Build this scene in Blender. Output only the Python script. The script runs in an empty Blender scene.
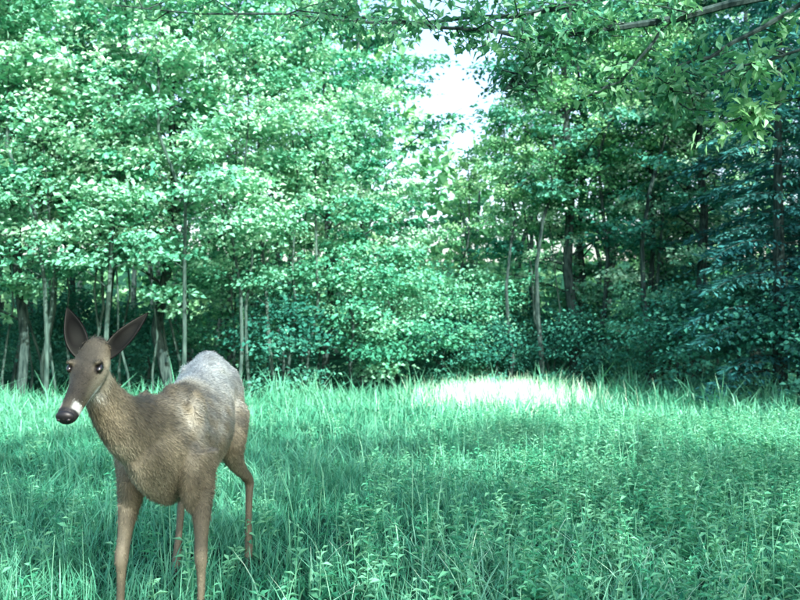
import bpy, math, numpy as np, bmesh
from mathutils import Vector
rng=np.random.default_rng(7)
S=bpy.context.scene
COL=S.collection
# ---------------------------------------------------------------- helpers
def nrm(a):
    a=np.asarray(a,float); l=np.linalg.norm(a,axis=-1,keepdims=True); return a/np.maximum(l,1e-9)
def make_mesh(name,V,Q,mi=None,var=None,mats=(),smooth=False):
    V=np.asarray(V,np.float32);Q=np.asarray(Q,np.int32)
    me=bpy.data.meshes.new(name)
    me.vertices.add(len(V));me.vertices.foreach_set('co',V.ravel())
    me.loops.add(Q.size);me.loops.foreach_set('vertex_index',Q.ravel())
    me.polygons.add(len(Q));me.polygons.foreach_set('loop_start',np.arange(0,Q.size,4,dtype=np.int32))
    if mi is not None: me.polygons.foreach_set('material_index',np.asarray(mi,np.int32))
    me.polygons.foreach_set('use_smooth',np.full(len(Q),smooth))
    for m in mats: me.materials.append(m)
    if var is not None:
        a=me.attributes.new('var','FLOAT','POINT');a.data.foreach_set('value',np.asarray(var,np.float32))
    me.update(calc_edges=True);me.validate()
    return me
def add_obj(name,me,loc=(0,0,0),rotz=0,scale=1,parent=None):
    o=bpy.data.objects.new(name,me);COL.objects.link(o)
    o.location=loc;o.rotation_euler=(0,0,rotz);o.scale=(scale,)*3 if not hasattr(scale,'__len__') else scale
    if parent: o.parent=parent
    return o
class B:
    def __init__(s): s.V=[];s.Q=[];s.M=[];s.R=[];s.n=0
    def add(s,V,Q,m,var):
        V=np.asarray(V).reshape(-1,3)
        s.V.append(V);s.Q.append(np.asarray(Q)+s.n);s.M.append(np.full(len(Q),m));
        s.R.append(np.broadcast_to(var,(len(V),)).copy());s.n+=len(V)
    def mesh(s,name,mats,smooth=False):
        return make_mesh(name,np.vstack(s.V),np.vstack(s.Q),np.concatenate(s.M),np.concatenate(s.R),mats,smooth)
def tube(P,R,k=6):
    P=np.asarray(P,float);R=np.asarray(R,float);n=len(P)
    T=nrm(np.gradient(P,axis=0));ref=np.array([0,0,1.]) if abs(T[0,2])<.8 else np.array([1.,0,0])
    A=nrm(np.cross(T,ref));Bv=np.cross(T,A)
    an=np.arange(k)*2*math.pi/k
    V=P[:,None]+R[:,None,None]*(np.cos(an)[None,:,None]*A[:,None]+np.sin(an)[None,:,None]*Bv[:,None])
    i=np.arange(n-1)[:,None]*k;j=np.arange(k)[None];j2=(j+1)%k
    Q=np.stack([i+j,i+j2,i+k+j2,i+k+j],-1).reshape(-1,4)
    return V.reshape(-1,3),Q
def leaves(C,D,N,L,W,fold=.15):
    D=nrm(D);Sd=nrm(np.cross(D,N));N=np.cross(Sd,D);L=L[:,None];W=W[:,None]
    a=C;b=C+D*L*.45+Sd*W+N*L*fold;c=C+D*L-N*L*fold*.4;d=C+D*L*.45-Sd*W+N*L*fold
    V=np.stack([a,b,c,d],1).reshape(-1,3);Q=np.arange(len(C)*4).reshape(-1,4)
    return V,Q
# ---------------------------------------------------------------- materials
def newmat(name):
    m=bpy.data.materials.new(name);m.use_nodes=True;nt=m.node_tree;nt.nodes.clear()
    out=nt.nodes.new('ShaderNodeOutputMaterial');return m,nt,out
def ramp(nt,stops,src):
    r=nt.nodes.new('ShaderNodeValToRGB');e=r.color_ramp.elements
    while len(e)<len(stops): e.new(.5)
    for i,(p,c) in enumerate(stops): e[i].position=p;e[i].color=(*c,1)
    nt.links.new(src,r.inputs[0]);return r.outputs[0]
def leafmat(name,stops,trans=.22,tmul=(1.1,1.2,.8),rough=.4,gl=0):
    m,nt,out=newmat(name)
    a=nt.nodes.new('ShaderNodeAttribute');a.attribute_name='var'
    oi=nt.nodes.new('ShaderNodeObjectInfo')
    ad=nt.nodes.new('ShaderNodeMath');ad.operation='MULTIPLY_ADD';ad.inputs[1].default_value=.25
    nt.links.new(oi.outputs['Random'],ad.inputs[0]);
    sb=nt.nodes.new('ShaderNodeMath');sb.operation='SUBTRACT';sb.inputs[1].default_value=.12
    nt.links.new(a.outputs['Fac'],sb.inputs[0]);nt.links.new(sb.outputs[0],ad.inputs[2])
    c=ramp(nt,stops,ad.outputs[0])
    p=nt.nodes.new('ShaderNodeBsdfDiffuse');nt.links.new(c,p.inputs[0])
    t=nt.nodes.new('ShaderNodeBsdfTranslucent')
    mu=nt.nodes.new('ShaderNodeMix');mu.data_type='RGBA';mu.blend_type='MULTIPLY';mu.inputs[0].default_value=1
    nt.links.new(c,mu.inputs[6]);mu.inputs[7].default_value=(*tmul,1);nt.links.new(mu.outputs[2],t.inputs[0])
    mx=nt.nodes.new('ShaderNodeMixShader');mx.inputs[0].default_value=trans
    nt.links.new(p.outputs[0],mx.inputs[1]);nt.links.new(t.outputs[0],mx.inputs[2])
    if gl>0:
        g=nt.nodes.new('ShaderNodeBsdfGlossy');g.inputs['Roughness'].default_value=rough;g.inputs[0].default_value=(.75,1,.92,1)
        m2=nt.nodes.new('ShaderNodeMixShader');m2.inputs[0].default_value=gl
        nt.links.new(mx.outputs[0],m2.inputs[1]);nt.links.new(g.outputs[0],m2.inputs[2]);nt.links.new(m2.outputs[0],out.inputs[0])
    else: nt.links.new(mx.outputs[0],out.inputs[0])
    return m
def barkmat(name,c1,c2,sc=8):
    m,nt,out=newmat(name)
    tc=nt.nodes.new('ShaderNodeTexCoord');mp=nt.nodes.new('ShaderNodeMapping');mp.inputs['Scale'].default_value=(3,3,.6)
    n=nt.nodes.new('ShaderNodeTexNoise');n.inputs['Scale'].default_value=sc;n.inputs['Detail'].default_value=6
    nt.links.new(tc.outputs['Object'],mp.inputs[0]);nt.links.new(mp.outputs[0],n.inputs[0])
    c=ramp(nt,[(.35,c1),(.65,c2)],n.outputs[0])
    p=nt.nodes.new('ShaderNodeBsdfDiffuse')
    b=nt.nodes.new('ShaderNodeBump');b.inputs['Strength'].default_value=.6;b.inputs['Distance'].default_value=.02
    nt.links.new(n.outputs[0],b.inputs['Height']);nt.links.new(b.outputs[0],p.inputs['Normal'])
    nt.links.new(c,p.inputs[0]);nt.links.new(p.outputs[0],out.inputs[0]);return m
M_leaf=leafmat('maple_leaf',[(0,(.03,.19,.12)),(.5,(.09,.38,.24)),(1,(.28,.62,.42))])
M_leaf2=leafmat('birch_leaf',[(0,(.06,.27,.17)),(.5,(.19,.52,.35)),(1,(.48,.76,.57))])
M_far=leafmat('forest_leaf',[(0,(.05,.22,.11)),(.5,(.16,.44,.22)),(1,(.38,.68,.38))])
M_dark=leafmat('dark_leaf',[(0,(.020,.13,.10)),(.5,(.05,.24,.18)),(1,(.12,.41,.29))])
M_need=leafmat('pine_needle',[(0,(.018,.105,.105)),(.5,(.038,.185,.18)),(1,(.075,.28,.25))],.08)
M_near=leafmat('apple_leaf',[(0,(.03,.14,.08)),(.5,(.09,.32,.17)),(1,(.28,.58,.30))],.4,gl=.04)
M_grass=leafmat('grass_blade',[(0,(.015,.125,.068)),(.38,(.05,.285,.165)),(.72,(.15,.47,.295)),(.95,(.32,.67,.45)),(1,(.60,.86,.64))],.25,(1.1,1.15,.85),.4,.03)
M_weed=leafmat('weed_leaf',[(0,(.02,.17,.095)),(.5,(.07,.34,.195)),(1,(.22,.56,.35))],.25)
M_bark=barkmat('dark_bark',(.012,.026,.025),(.06,.10,.09))
M_birch=barkmat('pale_bark',(.02,.045,.04),(.08,.14,.12),5)
# ---------------------------------------------------------------- terrain
def zg(x,y):
    x=np.asarray(x,float);y=np.asarray(y,float)
    s=-.068*np.clip(y-4,0,16);s=s+.09*np.clip(y-24,0,80)
    nr=np.clip((np.abs(y)-4)/3,0,1)
    s=s+nr*(.04*np.sin(x*.9+1.3)*np.sin(y*.7)+.02*np.sin(x*2.3+y*1.7))
    far=np.clip((np.hypot(x,y)-6)/8,0,1)
    return s+far*.05*np.sin(x*.35+.5)*np.cos(y*.4)+.012*np.clip(np.abs(x)-15,0,60)
def edge(x):
    return 15.5+1.8*np.exp(-((x-2)/4.)**2)+.5*np.sin(x*.8)-.12*np.clip(x-4,0,20)**1.3
ax=np.concatenate([-np.geomspace(500,26,14),np.linspace(-24,24,97),np.geomspace(26,500,14)])
ay=np.concatenate([-np.geomspace(500,14,14),np.linspace(-12,50,125),np.geomspace(53,600,14)])
X,Y=np.meshgrid(ax,ay);Z=zg(X,Y);nx=len(ax)
i,j=np.meshgrid(np.arange(nx-1),np.arange(len(ay)-1));b0=(j*nx+i).ravel()
m,nt,out=newmat('meadow_soil')
tc=nt.nodes.new('ShaderNodeTexCoord');n=nt.nodes.new('ShaderNodeTexNoise');n.inputs['Scale'].default_value=1.2;n.inputs['Detail'].default_value=10
nt.links.new(tc.outputs['Object'],n.inputs[0])
c=ramp(nt,[(.35,(.010,.03,.020)),(.55,(.015,.07,.042)),(.7,(.03,.08,.05))],n.outputs[0])
p=nt.nodes.new('ShaderNodeBsdfDiffuse')
nt.links.new(c,p.inputs[0]);nt.links.new(p.outputs[0],out.inputs[0])
me=make_mesh('ground',np.stack([X.ravel(),Y.ravel(),Z.ravel()],1),np.stack([b0,b0+1,b0+nx+1,b0+nx],1),mats=[m],smooth=True)
add_obj('ground',me)
# ---------------------------------------------------------------- grass
gb=B()
def blades(x,y,h,w,lean,var,seg=3):
    n=len(x);P0=np.stack([x,y,zg(x,y)-.01],1);az=rng.uniform(0,2*math.pi,n)
    d=np.stack([np.cos(az),np.sin(az),np.zeros(n)],1);a2=az+rng.uniform(.8,2.3,n)
    s=np.stack([np.cos(a2),np.sin(a2),np.zeros(n)],1)
    R=[]
    for k in range(seg+1):
        t=k/seg;c=P0+d*(lean*h*t**2)[:,None]+np.array([0,0,1.])*(h*t*(1-.25*lean*t))[:,None]
        ww=(w*(1-t**1.8)+.0004)[:,None];R+= [c-s*ww,c+s*ww]
    V=np.stack(R,1).reshape(-1,3);K=2*(seg+1);b=np.arange(n)[:,None]*K
    q=np.stack([np.array([2*k,2*k+1,2*k+3,2*k+2]) for k in range(seg)])
    Q=(b[:,:,None]+q[None]).reshape(-1,4)
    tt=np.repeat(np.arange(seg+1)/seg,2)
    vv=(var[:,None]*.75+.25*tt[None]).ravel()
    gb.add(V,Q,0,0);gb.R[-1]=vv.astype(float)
def field(y0,y1,dens,w,hm,seg=3):
    wd=lambda y:.60*y+1.6
    ntuft=int((y1-y0)*2*wd((y0+y1)/2)*dens/9)
    y=rng.uniform(y0,y1,ntuft);x=rng.uniform(-1,1,ntuft)*wd(y)
    tv=rng.uniform(.0,.85,ntuft);th=rng.uniform(.45,1.6,ntuft)
    n=9;x=np.repeat(x,n)+rng.normal(0,.045+.005*y1,ntuft*n);y=np.repeat(y,n)+rng.normal(0,.045+.005*y1,ntuft*n)
    tv=np.repeat(tv,n)*.7+.3*rng.uniform(0,1,ntuft*n);th=np.repeat(th,n)
    patch=.5+.5*np.sin(x*1.1+1.7*np.sin(y*.6))*np.sin(y*.9+x*.3)
    p2=.5+.5*np.sin(x*3.1+2*np.sin(y*1.9))*np.sin(y*2.7+1.3*np.sin(x*1.3))
    p3=np.clip(np.sin(x*5.3+3*np.sin(y*2.1+x))*np.sin(y*4.7+2*np.sin(x*2.3)),0,1)
    h=hm*th*rng.uniform(.45,1.2,len(x))*(.5+.35*patch+.4*p2+.6*p3)
    tall=np.exp(-((y-edge(x)+.8)/1.8)**2);h=h*(1+.8*tall)
    k=(y<edge(x)+.6*np.sin(x*3)+.5)&(y>.5)
    x,y,h,tv,p2,patch,p3=x[k],y[k],h[k],tv[k],p2[k],patch[k],p3[k]
    blades(x,y,h,w*rng.uniform(.6,1.3,len(x)),rng.uniform(.1,1.2,len(x)),tv*.65+.18*p2+.15*patch+.2*p3+.05*np.sin(x*.7+y)-.06,seg)
field(1.9,3.2,2400,.0022,.12);field(3.2,6,2100,.0028,.13);field(6,11,900,.0055,.165,2);field(11,19,350,.012,.22,2)
n=3500;y=rng.uniform(2.6,18,n);x=rng.uniform(-1,1,n)*(.6*y+1.5)
k=(y<edge(x))&(np.sin(x*.8+1)+np.sin(y*.7)+rng.normal(0,.7,n)>.2);x,y=x[k],y[k]
blades(x,y,rng.uniform(.2,.36,len(x))+.012*y,.0010+.0003*y,rng.uniform(.05,.4,len(x)),rng.uniform(.6,1.0,len(x)),3)
# seeding grass at the far edge, sunlit patch painted in by paler blades
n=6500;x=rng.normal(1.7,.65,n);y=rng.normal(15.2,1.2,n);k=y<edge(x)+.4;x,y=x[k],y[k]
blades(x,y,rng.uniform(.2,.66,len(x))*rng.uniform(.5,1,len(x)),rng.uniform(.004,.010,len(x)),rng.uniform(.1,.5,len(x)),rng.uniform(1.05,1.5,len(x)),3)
n=700;x=rng.normal(.6,.55,n);y=rng.uniform(2.5,3.8,n)
blades(x,y,rng.uniform(.12,.27,n),rng.uniform(.002,.004,n),rng.uniform(.3,1.1,n),rng.uniform(.65,1.1,n),4)
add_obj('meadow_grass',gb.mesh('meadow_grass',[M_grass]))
# ---------------------------------------------------------------- weeds
wb=B()
def weeds(x,y,h):
    for xi,yi,hi in zip(x,y,h):
        z=float(zg(xi,yi));ln=rng.normal(0,.12,2)
        t=np.linspace(0,1,4)[:,None];P=np.array([xi,yi,z])+t*np.array([ln[0]*hi,ln[1]*hi,hi])
        V,Q=tube(P,np.linspace(.003,.0012,4),3);v=rng.uniform(.1,.8);wb.add(V,Q,0,v)
        n=int(rng.integers(12,20));tt=np.linspace(.15,1,n);az=np.arange(n)*2.4+rng.uniform(0,6)
        C=np.array([xi,yi,z])+tt[:,None]*np.array([ln[0]*hi,ln[1]*hi,hi])
        D=np.stack([np.cos(az),np.sin(az),rng.uniform(-.3,.7,n)],1)
        L=rng.uniform(.03,.06,n)*(1.15-.45*tt)*(1+.03*yi)
        V,Q=leaves(C,D,np.array([0,0,1.])+rng.normal(0,.25,(n,3)),L,L*.2)
        wb.add(V,Q,0,np.repeat(np.clip(v+rng.normal(0,.15,n)+.2*tt,0,1),4))
n=2300;y=rng.uniform(2.8,11,n);x=rng.uniform(.10,.64,n)*y+rng.normal(0,.5,n)
weeds(x,y,rng.uniform(.10,.29,n)*(.8+.04*y))
n=500;y=rng.uniform(2.8,13,n);x=rng.uniform(-.6,.3,n)*y;weeds(x,y,rng.uniform(.10,.22,n))
add_obj('meadow_weeds',wb.mesh('meadow_weeds',[M_weed]))
# ---------------------------------------------------------------- trees
def decid(name,seed,H,base,R,nl,per,ls,mleaf,mbark,tr,flat=.28,rise=.45,cl=2.0):
    r=np.random.default_rng(seed);b=B()
    k=9;t=np.linspace(0,1,k);w=np.cumsum(r.normal(0,.022*H,(k,2)),0)*.6;w-=w[0]
    P=np.column_stack([w,t*H]);P[0,2]=-.3
    b.add(*tube(P,tr*(1-t*.9)+.004,7),0,.5)
    cs=[];cd=[];cz=[]
    for i in range(nl):
        u=base+(0.97-base)*((i+r.uniform(0,.8))/nl);az=i*2.4+r.normal(0,.4)
        o=np.array([np.interp(u,t,P[:,0]),np.interp(u,t,P[:,1]),u*H])
        q=(u-base)/(1-base);prof=(.75+.5*math.sin(min(1,q*1.4)*math.pi))*(1-.55*q)
        L=R*prof*r.uniform(.6,1.2);s=np.linspace(0,1,6)
        rs=rise*r.uniform(.4,1.4)+.5*q
        d=np.array([math.cos(az),math.sin(az),0]);sd=np.array([-d[1],d[0],0])
        LP=o+s[:,None]*L*d+np.outer(s-.35*s**2,[0,0,1])*L*rs*1.3+np.outer(s**2,sd)*r.normal(0,.15)*L
        b.add(*tube(LP,np.linspace(tr*.32*(1-.6*u),.004,6),4),0,.5)
        m=int(4+L*cl);v0=r.uniform(.15,.85)
        for g in range(m):
            v=r.uniform(.3,1.02);c=np.array([np.interp(v,s,LP[:,a]) for a in range(3)])
            off=sd*r.normal(0,.24)*L*(1.1-.5*v)+np.array([0,0,r.normal(.0,.05)*L])+d*r.normal(0,.08)*L
            e=c+off
            if g%2==0: b.add(*tube(np.array([c,(c+e)/2+[0,0,.03],e]),[.006,.004,.002],3),0,.5)
            cs.append(e);cd.append(d);cz.append(np.clip(v0+r.normal(0,.12),0.05,.95))
    cs=np.array(cs);cd=np.array(cd);n=len(cs)*per;ci=np.repeat(np.arange(len(cs)),per)
    sg=r.uniform(.12,.27,len(cs))[ci]
    C=cs[ci]+r.normal(0,1,(n,3))*np.stack([sg,sg,sg*flat],1)
    D=r.normal(0,1,(n,3))*[1,1,.35]+cd[ci]*.6+[0,0,-.3]
    N=np.array([0,0,1.])+cd[ci]*.35+r.normal(0,.45,(n,3))
    L=ls*r.uniform(.6,1.3,n)
    V,Q=leaves(C,D,N,L,L*.38)
    b.add(V,Q,1,np.repeat(np.clip(np.array(cz)[ci]+r.normal(0,.16,n),0,1),4))
    return b.mesh(name,[mbark,mleaf])
def conifer(name,seed,H,R,base=.12,dens=1.0):
    r=np.random.default_rng(seed);b=B();t=np.linspace(0,1,7)
    P=np.column_stack([r.normal(0,.03,(7,2)),t*H]);P[0,2]=-.3;b.add(*tube(P,.16*(1-t*.92),8),0,.5)
    CC=[];DD=[];vv=[]
    nlv=int(H*2.8*dens)
    for i in range(nlv):
        u=base+(.98-base)*i/nlv
        for kx in range(3):
            az=i*1.3+kx*2.1+r.normal(0,.3);L=R*(1-u)**.75*r.uniform(.6,1.15)+.15
            d=np.array([math.cos(az),math.sin(az),0]);sd=np.array([-d[1],d[0],0]);s=np.linspace(0,1,6)
            LP=np.array([0,0,u*H])+s[:,None]*L*d+np.outer(.25*s-.45*s**2,[0,0,1])*L*.8
            b.add(*tube(LP,np.linspace(.022,.003,6),4),0,.5)
            m=int(110*L*dens)+12;v=r.uniform(.12,1,m)
            c=np.stack([np.interp(v,s,LP[:,a]) for a in range(3)],1)
            lat=r.normal(0,1,m)*.2*L*(1.15-v)**.8
            c=c+sd*lat[:,None]+np.array([0,0,1])*(r.normal(0,.035,m)-.25*np.abs(lat))[:,None]
            CC.append(c);DD.append(d*.7+sd*np.sign(lat)[:,None]*.8+[0,0,-.25]+r.normal(0,.25,(m,3)));vv.append(np.full(m,r.uniform(.15,.85)))
    C=np.vstack(CC);D=np.vstack(DD);v=np.concatenate(vv);n=len(C);L=r.uniform(.10,.20,n)
    V,Q=leaves(C,D,np.array([0,0,1.])+r.normal(0,.4,(n,3)),L,L*.17,.05)
    b.add(V,Q,1,np.repeat(np.clip(v+r.normal(0,.15,n),0,1),4));return b.mesh(name,[M_bark,M_need])
T={}
T['a']=decid('maple_a',1,11,.15,2.4,28,46,.13,M_leaf,M_bark,.10)
T['b']=decid('maple_b',2,12,.14,2.7,30,46,.135,M_leaf,M_bark,.12)
T['c']=decid('birch_a',3,10,.22,1.7,26,46,.115,M_leaf2,M_birch,.04,.35,.6)
T['d']=decid('birch_b',4,11,.20,2.0,28,46,.115,M_leaf2,M_birch,.045,.32,.5)
T['e']=decid('oak',5,13,.24,2.8,30,46,.14,M_dark,M_bark,.15)
T['f']=conifer('pine',6,14,2.9,.10)
T['g']=conifer('hemlock',8,9,2.3,.05,1.1)
T['s']=decid('shrub',9,1.9,.08,1.0,16,45,.08,M_dark,M_bark,.03,.5,.5)
T['t']=decid('bush',10,2.8,.10,1.4,20,48,.09,M_leaf,M_bark,.03,.4,.5)
T['p']=decid('sapling',12,7,.50,.9,12,36,.10,M_leaf2,M_birch,.028,.4,.7)
T['q']=decid('ash',14,10,.50,1.3,14,34,.11,M_far,M_bark,.075,.4,.6)
NM={'a':'maple_tree','b':'maple_tree','c':'birch_tree','d':'birch_tree','e':'oak_tree','f':'pine_tree','g':'hemlock_tree','s':'shrub','t':'shrub','p':'birch_sapling','q':'ash_tree'}
def put(k,x,y,s=1,rz=None):
    o=add_obj(NM[k],T[k],(x,y,float(zg(x,y))-.05),rng.uniform(0,6.28) if rz is None else rz,s)
    if k in 'pcd': o.rotation_euler=(rng.normal(0,.05),rng.normal(0,.05),o.rotation_euler[2])
for k,x,y,s in [('d',-8.6,14.9,1.),('a',-7.2,16.2,1.),('c',-6.3,15.2,.95),('d',-5.3,15.8,1.),('b',-4.6,17.6,1.),('c',-4.0,15.8,1.0),('c',-3.1,16.4,.9),
   ('d',-2.5,17.4,.9),('a',-1.7,18.8,.85),('t',-1.0,18.0,1.15),('t',-.2,18.8,1.1),('s',-2.4,17.6,1.2),('b',-10.5,15.5,1.),('a',-12.6,13.,1.),('b',-14.5,10,1.),
   ('c',-.1,20.8,.75),('a',-1.0,22.,.72),('a',1.7,24.5,.50),('e',4.0,19.8,.95),('c',4.9,20.8,.85),('d',5.6,19.4,.85),('s',1.0,19.6,1.),('s',2.2,19.5,.9),('s',3.9,18.9,1.0),('t',5.0,18.8,.7),
   ('q',2.35,19.6,.68),('q',1.5,20.6,.58),('q',3.2,19.2,.80),('q',4.7,18.9,.85),('q',5.3,18.4,.9),('q',5.9,19.2,.95),
   ('e',6.5,18.5,.85),('f',7.8,16.6,1.),('g',6.6,14.9,.9),('f',9.8,14.0,1.0),('s',5.3,16.4,1.1),('s',6.0,15.2,1.2),('s',6.9,13.6,1.2),('s',8.0,12.0,1.3),
   ('g',8.6,11.6,.9)]:
    put(k,x,y,s)
for q in range(24):
    x=rng.uniform(-9.5,-1.5);put('p',x,15.2+.28*(x+9)*rng.uniform(.6,1)+rng.uniform(0,2.5),rng.uniform(.75,1.15))
for q in range(8): put('p',rng.uniform(3,8),rng.uniform(19.5,21.5),rng.uniform(.8,1.1))
for q in range(18):
    x=rng.uniform(-12,9);put(rng.choice(['s','t']),x,19.5+rng.uniform(0,3),rng.uniform(.8,1.3))
for row,y0,st in [(0,21,3.4),(1,25.5,4.0)]:
    for x in np.arange(-17,18,st):
        xx=x+rng.normal(0,.5);yy=y0+rng.normal(0,.7);a=xx/yy
        if -.03<a<.2: put(rng.choice(['a','d']),xx,yy+2.5,.46)
        else: put(rng.choice(['a','b','d'] if xx<5 else ['e','f','b']),xx,yy,rng.uniform(.9,1.2))
fb=B();r=np.random.default_rng(40)
n=26000;x=r.uniform(-34,34,n);y=r.uniform(31,40,n)
top=np.where((x/y>.02)&(x/y<.15),7.8+1.0*np.sin(x*1.7)+.8*np.sin(x*4.1),15+2*np.sin(x*.7)+1.5*np.sin(x*2.1))
z=zg(x,y)+top*r.uniform(0,1,n)**.9
cx=np.round(x/1.3+.3*np.sin(z*2));cz_=np.round(z/1.0);hsh=np.modf(np.abs(np.sin(cx*12.9898+cz_*78.233)*43758.5))[0]
L=r.uniform(.28,.55,n);V,Q=leaves(np.stack([x,y,z],1),r.normal(0,1,(n,3)),np.array([0,-.5,1.])+r.normal(0,.5,(n,3)),L,L*.4)
fb.add(V,Q,1,np.repeat(np.clip(hsh*.7+r.normal(.15,.15,n),0,1),4))
for q in range(90):
    x=r.uniform(-30,30);y=r.uniform(27,34);z=float(zg(x,y));fb.add(*tube(np.array([[x,y,z-.3],[x+r.normal(0,.2),y,z+3],[x+r.normal(0,.4),y,z+5.5]]),[.13,.09,.03],5),0,.5)
add_obj('distant_forest',fb.mesh('distant_forest',[M_bark,M_far]))
for k,x,y,s in [('e',5.4,-4.6,.9),('e',.9,-4.6,.85),('b',2.7,-3.0,.8),('b',8.8,-5.0,1.),('a',12.2,2.6,1.1),('e',13.8,8.5,1.0)]:  # trees out of view, added to shade the meadow and the deer
    put(k,x,y,s)
# ---------------------------------------------------------------- near apple tree with overhanging limbs
ab=B();r=np.random.default_rng(21)
ab.add(*tube(np.array([[4.3,3.2,-.2],[4.25,3.3,.9],[4.1,3.5,1.9],[3.9,3.8,2.6],[3.7,4.0,3.3],[3.5,4.1,4.3]]),[.15,.12,.11,.09,.06,.02],9),0,.5)
def limb(P,r0,clumps,spread,nleaf=24,ls=.065,v0=.15,bv=0):
    P=np.array(P,float);t=np.linspace(0,1,len(P));tt=np.linspace(0,1,len(P)*3)
    PP=np.stack([np.interp(tt,t,P[:,a]) for a in range(3)],1)+r.normal(0,.012,(len(tt),3))
    ab.add(*tube(PP,np.linspace(r0,.004,len(tt)),6),0,.5)
    for c in range(clumps):
        v=r.uniform(v0,1);o=np.array([np.interp(v,tt,PP[:,a]) for a in range(3)])
        e=o+r.normal(0,1,3)*[spread,spread,spread*.45]
        md=(o+e)/2+r.normal(0,.03,3);tp=np.array([o,md,e])
        ab.add(*tube(tp,[.006,.004,.0015],4),0,.5)
        n=nleaf;u=r.uniform(.2,1.05,n)
        C=np.stack([np.interp(u,[0,.5,1],tp[:,a]) for a in range(3)],1)+r.normal(0,.035,(n,3))
        D=nrm(e-o)*.6+r.normal(0,.7,(n,3))+[0,0,-.25];L=ls*r.uniform(.6,1.25,n)
        V,Q=leaves(C,D,np.array([0,0,1.])+r.normal(0,.5,(n,3)),L,L*.27,.1)
        ab.add(V,Q,1,np.repeat(np.clip(bv+r.uniform(.2,.8)+r.normal(0,.15,n),0,1),4))  # bv paints sunlit limbs lighter and shaded limbs darker in the leaf colour
limb([[4.0,3.7,2.4],[3.3,4.3,2.75],[2.5,4.8,2.95],[1.6,5,2.80],[.9,5.1,2.70],[.3,5.1,2.78],[-.6,5.1,2.88]],.04,60,.16,bv=-.15)
limb([[2.5,4.8,2.95],[1.9,4.8,2.6],[1.5,4.8,2.42],[1.55,4.8,2.25]],.018,20,.13)
limb([[1.6,5,2.80],[1.35,5,2.5],[1.05,5,2.3]],.012,10,.10)
limb([[.9,5.1,2.70],[.75,5,2.55],[.6,5,2.36]],.010,20,.10,bv=-.2)
limb([[3.3,4.3,2.75],[2.7,4.5,2.4],[2.2,4.7,2.25],[1.75,4.7,2.12]],.02,28,.12,28,.065,.3,.4)
limb([[3.3,4.3,2.75],[2.7,4.4,2.5],[2.1,4.5,2.45],[1.7,4.6,2.36]],.02,18,.12,26,.065,.3,.1)
limb([[3.9,3.9,2.7],[3.0,4.8,3.3],[2.0,5.4,3.3],[1.0,5.8,3.1],[0,6,3.1],[-2.0,6,3.2]],.04,70,.22)
limb([[4,3.8,2.8],[5,5,3.3],[6,6,3.5]],.04,25,.4)
add_obj('apple_tree',ab.mesh('apple_tree',[M_bark,M_near]))
# ---------------------------------------------------------------- deer
def ell_loft(st,k=20):
    an=np.arange(k)*2*math.pi/k;V=[]
    for c,a,b in st: V.append(np.asarray(c)+np.outer(np.cos(an),a)+np.outer(np.sin(an),b))
    n=len(st);V=np.vstack(V+[[st[0][0]],[st[-1][0]]]);F=[]
    for i in range(n-1):
        for j in range(k): F.append((i*k+j,i*k+(j+1)%k,(i+1)*k+(j+1)%k,(i+1)*k+j))
    for j in range(k): F.append((j,n*k,(j+1)%k));F.append(((n-1)*k+j,(n-1)*k+(j+1)%k,n*k+1))
    return V,F
DV=[];DF=[];
def dadd(VF):
    o=sum(len(v) for v in DV);DV.append(VF[0]);DF.extend([tuple(i+o for i in f) for f in VF[1]])
def csub(rows,m=4):
    rows=np.array(rows,float);n=len(rows);out=[]
    for i in range(n-1):
        p0=rows[max(i-1,0)];p1=rows[i];p2=rows[i+1];p3=rows[min(i+2,n-1)]
        for s in range(m):
            t=s/m;out.append(.5*((2*p1)+(-p0+p2)*t+(2*p0-5*p1+4*p2-p3)*t*t+(-p0+3*p1-3*p2+p3)*t**3))
    out.append(rows[-1]);return np.array(out)
k_=32;an=np.arange(k_)*2*math.pi/k_
tr_=csub([(-.850,2.76,.655,.03,.05,.3),(-.845,2.81,.645,.07,.11,.4),(-.83,2.90,.635,.105,.165,.55),(-.81,3.02,.63,.128,.200,.5),(-.80,3.18,.64,.150,.205,.25),(-.805,3.33,.665,.160,.185,.05),(-.815,3.47,.705,.142,.165,.0),(-.825,3.60,.74,.130,.17,.1),(-.825,3.72,.75,.140,.17,.1),(-.825,3.84,.735,.118,.14,.0),(-.825,3.93,.71,.05,.08,.0)])
n_=len(tr_);V=[]
for x,y,z,w,h,kk in tr_:
    c,s=np.cos(an),np.sin(an);wf=1-kk*np.clip(-s,0,1)**1.2-.36*np.clip(s,0,1)**2
    V.append(np.stack([x+w*c*wf,np.full(k_,y),z+h*s],1))
V=np.vstack(V+[[tr_[0][:3]],[tr_[-1][:3]]]);F=[]
for a in range(n_-1):
    for b_ in range(k_): F.append((a*k_+b_,a*k_+(b_+1)%k_,(a+1)*k_+(b_+1)%k_,(a+1)*k_+b_))
for b_ in range(k_): F.append((b_,n_*k_,(b_+1)%k_));F.append(((n_-1)*k_+b_,(n_-1)*k_+(b_+1)%k_,n_*k_+1))
dadd((V,F))
def bone(rows,k=16,fl=1.0):
    R=csub(rows);P=R[:,:3];T_=nrm(np.gradient(P,axis=0));st=[]
    for p_,t_,rr in zip(P,T_,R[:,3]):
        a=nrm(np.array([1.,0,0])-t_*t_[0]);b_=np.cross(t_,a);st.append((p_,a*rr*.9,b_*rr*fl*1.08))
    dadd(ell_loft(st,k))
Rn=csub([(-.81,3.10,.67,.11,.14),(-.84,2.94,.685,.104,.142),(-.885,2.80,.735,.080,.108),(-.918,2.71,.810,.059,.080),(-.932,2.65,.882,.047,.062),(-.938,2.61,.948,.041,.050)])
T_=nrm(np.gradient(Rn[:,:3],axis=0))
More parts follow.
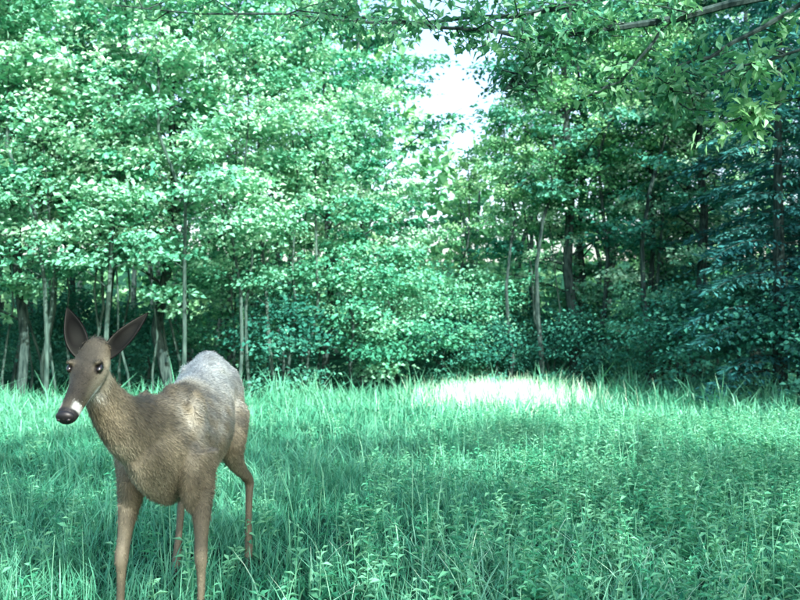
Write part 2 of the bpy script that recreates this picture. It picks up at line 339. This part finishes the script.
dadd(ell_loft([(p[:3],nrm(np.array([1,0,0])-t*t[0])*p[3],np.cross(t,nrm(np.array([1,0,0])-t*t[0]))*p[4]) for p,t in zip(Rn,T_)],24))
poll=np.array([-.936,2.615,1.003]);nose=np.array([-.950,2.418,.818])
hf=nrm(nose-poll);hr=nrm(np.cross(hf,[0,0,1]));hu=np.cross(hr,hf)
if hu[2]<0: hu=-hu
if hr[0]<0: hr=-hr
hs=csub([(-.050,.020,.026,-.024),(-.03,.038,.036,-.022),(.005,.049,.040,-.026),(.04,.056,.045,-.030),(.075,.055,.049,-.032),(.105,.046,.048,-.033),(.14,.037,.042,-.031),(.18,.0315,.036,-.026),(.215,.0295,.033,-.021),(.240,.0300,.030,-.018),(.262,.0265,.024,-.015),(.276,.014,.013,-.013)])
dadd(ell_loft([(poll+hf*s+hu*o,hr*w,hu*h) for s,w,h,o in hs],24))
def blob(c,rx,ry,rz,k=14):
    th=np.linspace(.12,math.pi-.12,10)
    dadd(ell_loft([((c[0],c[1],c[2]+rz*math.cos(t)),(rx*math.sin(t),0,0),(0,ry*math.sin(t),0)) for t in th],k))
ES,EU,EL_=.080,.000,.0475
for sgn in (1,-1):
    blob(poll+hf*(ES-.012)+hu*(EU+.010)+hr*sgn*.041,.014,.020,.009)
    blob(poll+hf*.100+hu*(-.042)+hr*sgn*.026,.020,.028,.026)
    blob((-.81+sgn*.090,3.03,.66),.044,.085,.17)
    blob((-.820+sgn*.103,2.955,.54),.044,.060,.125)
    blob((-.825+sgn*.092,3.71,.66),.058,.12,.20)
    blob((-.825+sgn*.062,3.59,.850),.030,.045,.030)
blob((-.83,3.70,.895),.040,.12,.032)
blob((-.815,3.06,.805),.028,.10,.045)
bone([(-.71,3.0,.62,.078),(-.697,2.99,.52,.058),(-.686,2.965,.43,.039),(-.68,2.935,.34,.026),(-.678,2.92,.275,.0255),(-.678,2.925,.22,.0175),(-.68,2.93,.12,.0155),(-.68,2.92,.075,.0195),(-.682,2.89,.032,.019),(-.682,2.875,.004,.021)])
bone([(-.925,3.0,.62,.078),(-.932,2.99,.52,.058),(-.935,2.955,.43,.039),(-.940,2.925,.34,.026),(-.943,2.905,.275,.0255),(-.946,2.91,.22,.0175),(-.95,2.915,.12,.0155),(-.95,2.905,.075,.0195),(-.952,2.875,.032,.019),(-.952,2.86,.004,.021)])
bone([(-.745,3.68,.66,.110),(-.712,3.60,.56,.074),(-.70,3.62,.48,.044),(-.68,3.70,.41,.027),(-.665,3.775,.355,.024),(-.662,3.765,.30,.019),(-.66,3.735,.17,.016),(-.655,3.715,.085,.0195),(-.653,3.68,.032,.019),(-.653,3.665,.004,.021)])
bone([(-.91,3.62,.66,.110),(-.93,3.50,.56,.074),(-.935,3.50,.48,.044),(-.93,3.58,.41,.027),(-.925,3.65,.355,.024),(-.925,3.635,.30,.019),(-.928,3.60,.17,.016),(-.93,3.575,.085,.0195),(-.93,3.54,.032,.019),(-.93,3.525,.004,.021)])
bone([(-.82,3.88,.82,.035),(-.82,3.95,.78,.04),(-.82,3.985,.68,.045),(-.82,3.98,.60,.03),(-.82,3.97,.56,.01)])
tm=bpy.data.meshes.new('tmp');tm.from_pydata([tuple(v) for v in np.vstack(DV)],[],DF);tm.update()
bm=bmesh.new();bm.from_mesh(tm);bmesh.ops.recalc_face_normals(bm,faces=bm.faces);bm.to_mesh(tm);bm.free()
to=bpy.data.objects.new('tmp',tm);COL.objects.link(to)
md=to.modifiers.new('r','REMESH');md.mode='VOXEL';md.voxel_size=.0055
md=to.modifiers.new('s','SMOOTH');md.factor=.5;md.iterations=9
dg=bpy.context.evaluated_depsgraph_get();dm=bpy.data.meshes.new_from_object(to.evaluated_get(dg));dm.name='deer_body'
bpy.data.objects.remove(to)
nv=len(dm.vertices);co=np.empty(nv*3,np.float32);dm.vertices.foreach_get('co',co);co=co.reshape(-1,3).astype(float)
no=np.empty(nv*3,np.float32);dm.vertices.foreach_get('normal',no);no=no.reshape(-1,3).astype(float)
def ss(a,b,x): t=np.clip((x-a)/(b-a),0,1);return t*t*(3-2*t)
def coat(p,n):
    x,y,z=p.T;q=p-poll;s=q@hf;l=np.abs(q@hr);u=q@hu
    nz=.5+.25*np.sin(x*37+3*np.sin(z*23))*np.sin(y*31+z*17)+.25*np.sin(x*71+y*53)*np.sin(z*67)
    base=np.array([.160,.142,.092]);dk=np.array([.052,.050,.036]);lt=np.array([.29,.285,.21]);wh=np.array([.62,.68,.63]);gy=np.array([.44,.50,.48])
    c=np.tile(base,(len(p),1))
    def mix(c,col,f): return c+(col-c)*f[:,None]
    c=mix(c,dk,.5*nz)
    c=mix(c,dk,.4*ss(.1,.9,n[:,2])*(y<3.3))
    c=mix(c,gy,ss(3.1,3.5,y)*ss(.70,.86,z)*(.7+.3*nz))  # pale shed coat on the rump, with its sunlit top painted in
    c=mix(c,gy,.38*ss(2.85,3.0,y)*ss(.58,.7,z)*ss(.84,.76,z)*nz)
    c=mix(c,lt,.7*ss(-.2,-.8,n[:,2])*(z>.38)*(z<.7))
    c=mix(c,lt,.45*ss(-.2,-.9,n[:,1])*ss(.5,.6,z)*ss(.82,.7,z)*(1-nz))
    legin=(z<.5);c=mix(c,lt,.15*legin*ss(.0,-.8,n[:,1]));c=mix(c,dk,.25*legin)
    head=(s>-.06)&(s<.3)&(l<.09)&(np.abs(u)<.1)&(y<2.72)
    c=np.where(head[:,None],mix(c,dk,.40*np.ones(len(p))),c)
    c=mix(c,dk*.65,head*ss(-.02,.010,u)*ss(.17,.08,s)*ss(.048,.02,l)*.75)
    c=mix(c,dk*.5,head*ss(.13,.2,s)*ss(-.03,-.005,u)*.85)
    c=mix(c,lt,head*ss(.024,.038,l)*ss(.0,-.025,u)*ss(.0,.06,s)*ss(.2,.15,s)*.55)
    ed=np.sqrt(((s-ES)*.8)**2+((u-EU)*1.25)**2+(l-EL_-.004)**2)
    c=mix(c,np.array([.010,.009,.008]),head*ss(.024,.017,ed))
    c=mix(c,wh,head*ss(-.040,-.050,u)*ss(.09,.13,s)*.95)
    c=mix(c,wh*.75,head*ss(.208,.218,s)*ss(.248,.238,s)*.75*ss(.012,.021,l))
    c=mix(c,np.array([.010,.010,.010]),head*ss(.236,.244,s)*ss(-.040,-.032,u))
    th=(y<2.78)&(z>.78)&(z<.93)&(~head);c=mix(c,wh,th*ss(-.45,-.85,n[:,1])*ss(.81,.89,z)*.45)
    c=mix(c,np.array([.02,.02,.018]),(z<.05)*1.0)
    c=mix(c,wh,(y>3.9)*(z<.78)*.4)
    return np.clip(c,0,1)
cc=coat(co,no)
ca=dm.color_attributes.new('coat','FLOAT_COLOR','POINT');ca.data.foreach_set('color',np.column_stack([cc,np.ones(nv)]).astype(np.float32).ravel())
dm.polygons.foreach_set('use_smooth',np.ones(len(dm.polygons),bool))
m,nt,out=newmat('deer_coat');a=nt.nodes.new('ShaderNodeAttribute');a.attribute_name='coat'
p=nt.nodes.new('ShaderNodeBsdfPrincipled');p.inputs['Roughness'].default_value=.6;p.inputs['Specular IOR Level'].default_value=.3
n=nt.nodes.new('ShaderNodeTexNoise');n.inputs['Scale'].default_value=180;tc=nt.nodes.new('ShaderNodeTexCoord');nt.links.new(tc.outputs['Object'],n.inputs[0])
b=nt.nodes.new('ShaderNodeBump');b.inputs['Strength'].default_value=.4;b.inputs['Distance'].default_value=.004
nt.links.new(n.outputs[0],b.inputs['Height']);nt.links.new(b.outputs[0],p.inputs['Normal'])
nt.links.new(a.outputs['Color'],p.inputs['Base Color']);nt.links.new(p.outputs[0],out.inputs[0]);M_coat=m
dm.materials.clear();dm.materials.append(M_coat)
deer=bpy.data.objects.new('white_tailed_deer',None);COL.objects.link(deer)
add_obj('body',dm,parent=deer)
nf=130000;idx=rng.integers(0,nv,nf);P=co[idx]+rng.normal(0,.003,(nf,3));N=no[idx]
q=P-poll;s_=q@hf;isH=(s_>-.02)&(s_<.3)&(P[:,1]<2.72)&(np.linalg.norm(q-np.outer(s_,hf),axis=1)<.09)
neck=(P[:,1]<2.85)&(~isH)&(P[:,2]>.6)
F=np.tile([0,.75,-.55],(nf,1)).astype(float);F[isH]=-hf;F[neck]=[.3,.5,-.8];F[P[:,2]<.45]=[0,.15,-1]
F=F+rng.normal(0,.22,(nf,3));F=nrm(F-N*np.sum(F*N,1)[:,None])
ed=np.abs(q@hr);uu=q@hu
k=~(isH&(s_>.225))&~(isH&(np.sqrt(((s_-ES)*.8)**2+((uu-EU)*1.25)**2+(ed-EL_-.004)**2)<.019))
P,N,F,idx,isH=P[k],N[k],F[k],idx[k],isH[k]
D=nrm(F+N*.25);L=np.where(isH|(P[:,2]<.4),.0065,.017)*rng.uniform(.6,1.3,len(P));Wd=np.full(len(P),.0010)
V,Q=leaves(P-N*.002,D,N,L,Wd,.0)
fm=make_mesh('fur',V,Q,mats=[M_coat])
fc=cc[idx]*rng.uniform(.5,1.6,(len(P),1));fc=np.repeat(np.clip(fc,0,1),4,axis=0)
ca=fm.color_attributes.new('coat','FLOAT_COLOR','POINT');ca.data.foreach_set('color',np.column_stack([fc,np.ones(len(fc))]).astype(np.float32).ravel())
add_obj('fur',fm,parent=deer)
def plain(name,c,rough,spec=.5,coatw=0):
    m,nt,out=newmat(name);p=nt.nodes.new('ShaderNodeBsdfPrincipled');p.inputs['Base Color'].default_value=(*c,1)
    p.inputs['Roughness'].default_value=rough;p.inputs['Specular IOR Level'].default_value=spec;p.inputs['Coat Weight'].default_value=coatw
    n=nt.nodes.new('ShaderNodeTexNoise');n.inputs['Scale'].default_value=120;b=nt.nodes.new('ShaderNodeBump');b.inputs['Strength'].default_value=.1 if rough>.2 else 0
    nt.links.new(n.outputs[0],b.inputs['Height']);nt.links.new(b.outputs[0],p.inputs['Normal'])
    nt.links.new(p.outputs[0],out.inputs[0]);return m
M_eye=plain('eye_dark',(.008,.007,.006),.08,.5,.6);M_nose=plain('nose_black',(.008,.008,.009),.45,.4)
def ellipsoid(name,c,ax3,rad,mat):
    me=bpy.data.meshes.new(name);bm=bmesh.new();bmesh.ops.create_uvsphere(bm,u_segments=24,v_segments=16,radius=1)
    for v in bm.verts:
        q=v.co;v.co=Vector(c)+Vector(ax3[0])*q.x*rad[0]+Vector(ax3[1])*q.y*rad[1]+Vector(ax3[2])*q.z*rad[2]
    for f in bm.faces:f.smooth=True
    bm.to_mesh(me);bm.free();me.materials.append(mat);return add_obj(name,me,parent=deer)
for sg,nm in ((1,'eye_left'),(-1,'eye_right')):
    ellipsoid(nm,poll+hf*ES+hu*(EU-.003)+hr*sg*(EL_-.001),(hf,hr,hu),(.0160,.0095,.0105),M_eye)
ellipsoid('nose_pad',poll+hf*.260+hu*(-.009),(hr,hf,hu),(.0275,.016,.021),M_nose)
for sg in (1,-1): ellipsoid('nostril',poll+hf*.272+hu*(-.007)+hr*sg*.0145,(hr,hf,hu),(.006,.006,.0045),M_eye)
def earmat():
    m,nt,out=newmat('ear');a=nt.nodes.new('ShaderNodeAttribute');a.attribute_name='var'
    c=ramp(nt,[(0,(.010,.010,.010)),(.12,(.08,.085,.075)),(.35,(.028,.030,.026)),(.75,(.013,.014,.013)),(1,(.024,.026,.023))],a.outputs['Fac'])
    p=nt.nodes.new('ShaderNodeBsdfDiffuse')
    nt.links.new(c,p.inputs[0]);nt.links.new(p.outputs[0],out.inputs[0]);return m
M_ear=earmat()
def ear(name,base,d,face,L,W):
    d=nrm(np.array(d,float));face=np.array(face,float);face=nrm(face-d*(face@d));s=np.cross(d,face)
    nu,nvv=20,15;V=[];vr=[]
    for a in range(nu):
        u=a/(nu-1);w=W*(math.sin(math.pi*min(1,(u*.86+.14)))**.75)*(1-.18*u)
        if u>.97: w*=.4
        for b_ in range(nvv):
            v=-1+2*b_/(nvv-1);th=v*(1.35-.55*u)
            pt=base+d*u*L+s*math.sin(th)*w-face*(math.cos(th)*w*.9)+face*w*.5-face*.02*u*u
            V.append(pt);vr.append((1-abs(v)**3)*(.35+.65*math.sin(math.pi*min(1,u*1.05))))
    Q=[(a*nvv+b_,a*nvv+b_+1,(a+1)*nvv+b_+1,(a+1)*nvv+b_) for a in range(nu-1) for b_ in range(nvv-1)]
    me=make_mesh(name,V,Q,var=np.array(vr),mats=[M_ear],smooth=True);o=add_obj(name,me,parent=deer)
    md=o.modifiers.new('s','SOLIDIFY');md.thickness=.004;md.offset=0
ear('ear_left',poll+np.array([.036,.012,-.026]),(.62,.16,.77),(-.25,-1,.1),.182,.035)
ear('ear_right',poll+np.array([-.036,.012,-.022]),(-.40,.18,.90),(.10,-1,.1),.168,.040)
# ---------------------------------------------------------------- light, sky, camera
EL=math.radians(36);AZ=math.radians(150)
sv=Vector((math.sin(AZ)*math.cos(EL),math.cos(AZ)*math.cos(EL),math.sin(EL)))
L=bpy.data.lights.new('sun','SUN');L.energy=12;L.angle=math.radians(.5);L.color=(1,.98,.92)
so=bpy.data.objects.new('sun',L);COL.objects.link(so);so.rotation_euler=sv.to_track_quat('Z','Y').to_euler();so.location=(0,0,30)
w=bpy.data.worlds.new('World');S.world=w;w.use_nodes=True;nt=w.node_tree
sk=nt.nodes.new('ShaderNodeTexSky');sk.sky_type='NISHITA';sk.sun_disc=False;sk.sun_elevation=EL;sk.sun_rotation=AZ;sk.dust_density=3
bg=nt.nodes['Background'];bg.inputs[1].default_value=.5;nt.links.new(sk.outputs[0],bg.inputs[0])
cd=bpy.data.cameras.new('camera');cam=bpy.data.objects.new('camera',cd);COL.objects.link(cam)
cam.location=(0,0,1.15);cam.rotation_euler=(math.radians(90),0,0);cd.sensor_width=36;cd.lens=38.6;cd.clip_end=2000;cd.clip_start=.05
cd.dof.use_dof=True;cd.dof.focus_distance=3.6;cd.dof.aperture_fstop=5.0
S.camera=cam
S.view_settings.view_transform='Standard';S.view_settings.look='None';S.view_settings.exposure=0
